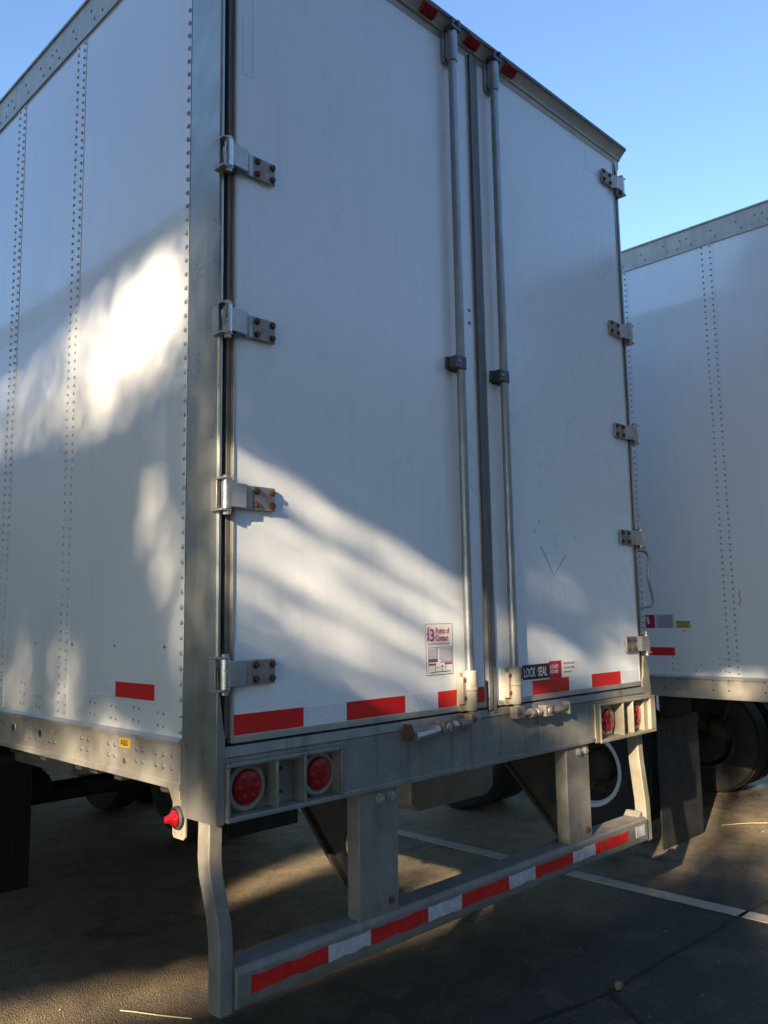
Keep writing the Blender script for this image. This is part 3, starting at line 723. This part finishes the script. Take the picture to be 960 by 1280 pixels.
M['concrete'] = mat('tilt_up_wall', (.30,.31,.31), .8, 0, .08, .3, bump=.2, bscale=20)
M['shutter'] = mat('dock_shutter', (.42,.42,.40), .6, 0, .06, 3)
root = empty('warehouse', 'unseen building added across the lot to keep sky light off the trailer doors', 'building', (0,-20,0))  # added behind the camera to block sky light from doors and ground
q = MB(); q.box(-14, 75, -50, 0, 0, 11.2, 'concrete'); q.box(-14.2, 75.2, -50.2, .2, 11.203, 11.6, 'rail')
for i in range(9): q.box(-13.9+i*10-.1, -13.9+i*10+.1, .002, .12, .0, 11.2, 'rail')
q.build('wall', root, bevel=.02)
for i in range(14):
    x = -10+i*6; q = MB(); q.box(x, x+2.7, .003, .06, 1.2, 4.2, 'shutter'); d = q.build('dock_door', root)
    q = MB(); q.box(x-.25, x-.002, .003, .3, 1.1, 4.5, 'rubber'); q.box(x+2.702, x+2.95, .003, .3, 1.1, 4.5, 'rubber'); q.box(x-.25, x+2.95, .003, .3, 4.502, 4.9, 'rubber'); put(q.build('dock_seal'), d)
# ------------------------------------------------------------------ added trees out of view, gaps cut to shape the sun patches
TAU = (9., 9.)
def T_open(lat, zv):
    """share of sunlight the crowns let through, as hand-placed gaps cut in the leaves, per sun ray"""
    T = np.zeros_like(lat)
    def ell(cx, cz, rx, rz, t, ang=0., p=2.):
        dx, dz = lat-cx, zv-cz; c, s = math.cos(ang), math.sin(ang)
        u, v = (dx*c+dz*s)/rx, (-dx*s+dz*c)/rz
        return t*np.exp(-(np.abs(u)**p+np.abs(v)**p))
    def seg(a, b, wd, t):
        a, b = np.array(a), np.array(b); d = b-a; L2 = (d**2).sum()
        k = np.clip(((lat-a[0])*d[0]+(zv-a[1])*d[1])/L2, 0, 1); r = np.hypot(lat-a[0]-k*d[0], zv-a[1]-k*d[1])
        return t*np.exp(-(r/wd)**3)
    sg = 1/(1+np.exp(-(lat-.02)/.03))      # the high gap ends at the trailer corner
    P = [ell(.45, 2.66, .23, .15, 1.0, 0, 4)*sg, ell(.62, 2.60, .55, .20, .28)*sg, ell(1.2, 2.62, .9, .16, .11)*sg,
         seg((.0,2.82), (2.0,2.80), .035, .20)*sg,
         ell(.38, 2.02, .07, .24, .09, .2), ell(.26, 1.72, .09, .24, .14, -.3), ell(.20, 1.40, .06, .16, .10),
         ell(.95, 1.44, .12, .20, .15), ell(1.38, 1.44, .16, .18, .16), ell(1.1, 1.20, .40, .08, .2),
         ell(.08, 2.10, .08, .45, .16), ell(.10, 1.65, .06, .25, .15),
         # doors: long streaks
         seg((.03,2.03), (-.42,1.99), .028, 1.), seg((.03,1.90), (-.40,1.83), .026, 1.), seg((.02,1.79), (-.44,1.70), .025, 1.), seg((.0,1.67), (-.45,1.57), .022, .85), seg((-.05,1.56), (-.40,1.46), .02, .5),
         ell(-.12, 1.80, .26, .26, .22),
         seg((-.30,1.90), (-.50,1.89), .035, .5), seg((-.54,1.95), (-.95,1.98), .05, .5), seg((-.38,1.68), (-.9,1.64), .06, .8), ell(-.87, 1.80, .12, .46, .62, 0, 4),
         ell(-.60, 2.22, .04, .08, .35), ell(-.12, 2.52, .05, .03, .07), ell(-.80, 1.40, .16, .18, .8),
         # ground
         seg((1.50,.08), (.74,.40), .10, 1.0), seg((.74,.40), (.10,.92), .11, 1.0), seg((1.37,.84), (1.2,1.08), .12, 1.0),
         ell(.7, 1.10, .34, .12, .9), ell(.35, 1.0, .16, .14, .9),
         ell(-1.30, 1.80, .20, .38, .95), ell(-1.42, 1.25, .15, .26, .8), ell(-1.22, 2.37, .19, .07, .7)]
    for p in P: T = np.maximum(T, p)
    return T
def crown_mesh(name, parent, centers, n_leaf, size, n_fine, row):
    Vs = []
    for fine, cnt, sz in ((0, n_leaf, size), (1, n_fine, .055 if row == 0 else .065)):
        if not cnt: continue
        per = cnt//len(centers); pts = []
        for (c, r) in centers:
            d = rng.normal(size=(per,3)); d /= np.linalg.norm(d, axis=1)[:,None]
            pts.append(np.array(c)+d*(rng.random(per)**(1/3.))[:,None]*np.array(r))
        P = np.concatenate(pts)
        lat = P[:,1]*SA-P[:,0]*SB; zv = P[:,2]+(P[:,0]*SA+P[:,1]*SB)*TE
        zone = (lat > -1.85) & (lat < 2.2) & (zv > -.3) & (zv < 3.15)
        if not fine: P = P[~zone]
        else:
            P, lat, zv = P[zone], lat[zone], zv[zone]
            T = np.clip(T_open(lat, zv), 0, .999); mine = (lat < .04) if row == 0 else (lat >= .04)
            keepp = np.where(T < .03, 1, np.where(mine, -np.log(np.maximum(T, .0015))/TAU[row], 0))
            P = P[rng.random(len(P)) < keepp]
        n = len(P); a = rng.normal(size=(n,3)); a /= np.linalg.norm(a, axis=1)[:,None]
        b = np.cross(a, rng.normal(size=(n,3))); b /= np.linalg.norm(b, axis=1)[:,None]
        s = sz*(.6+.8*rng.random(n))[:,None]
        Vs.append(np.stack([P-a*s*.5, P+b*s*.32, P+a*s*.5, P-b*s*.32], 1).reshape(-1,3))
    V = np.concatenate(Vs); n = len(V)//4
    me = bpy.data.meshes.new(name); me.vertices.add(4*n); me.vertices.foreach_set('co', V.ravel())
    me.loops.add(4*n); me.loops.foreach_set('vertex_index', np.arange(4*n)); me.polygons.add(n)
    me.polygons.foreach_set('loop_start', np.arange(n)*4); me.polygons.foreach_set('loop_total', np.full(n,4))
    me.materials.append(M['leaf']); me.update(); me.validate()
    o = bpy.data.objects.new(name, me); C.objects.link(o); o.parent = parent; return o
def tree(base, h, label, n_leaf=14000, size=.2, spread=2.6, n_fine=0, row=0, low=.26):
    root = empty('sun_mask_tree', label, 'tree', (0,0,0), 'added unseen trees that shape the sunlight')
    x, y = base; q = MB()
    q.tube([(x,y,0),(x+.05,y,h*.25),(x-.1,y+.1,h*.6),(x,y,h*.92)], [.26,.2,.13,.03], 'bark', 12)
    cs = []
    for i in range(9):
        t = i*2.4; zz = h*(low+.09+.066*i); rr = spread*(.62 if i < 7 else .35)
        e = Vector((x+math.cos(t)*rr, y+math.sin(t)*rr, zz+.5)); pp = [Vector((x,y,zz-.7)).lerp(e, k/12) for k in range(13)]
        lt_ = np.array([p.y*SA-p.x*SB for p in pp]); zv_ = np.array([p.z+(p.x*SA+p.y*SB)*TE for p in pp])
        if T_open(lt_, zv_).max() < .02: q.tube([tuple(p) for p in pp[::4]], [.08,.06,.04,.02], 'bark', 7)
        cs.append(((e.x,e.y,e.z), (spread*.62,spread*.62,spread*.55)))
    cs.append(((x,y,h*.62), (spread*1.05,spread*1.05,h*.38)))
    cs.append(((x,y,h*.55), (spread*.95,spread*.95,h*.33)))
    q.build('trunk', root); crown_mesh('crown', root, cs, n_leaf, size, n_fine, row); return root
dirx = Vector((-SA, -SB, 0)); per_ = Vector((-SB, SA, 0))
for i, lt in enumerate((-7.8,-5.0,-2.3,2.2,5.0,7.8)):
    b = dirx*(10.5+(i % 2)*.8)+per_*lt
    tree((b.x,b.y), 12.6, 'unseen tree added left of the trailers to shape the sun patches', 42000 if abs(lt) < 4 else 22000, .2, 3.4 if abs(lt) < 4 else 3.0, 700000 if abs(lt) < 4 else 0, 0)
for i, lt in enumerate((-6.2,-2.7,2.6,6.2)):
    b = dirx*17.5+per_*lt
    tree((b.x,b.y), 15.0, 'unseen back-row tree added left of the trailers to shape the sun patches', 40000, .24, 3.6, 700000 if abs(lt) < 4 else 0, 1)
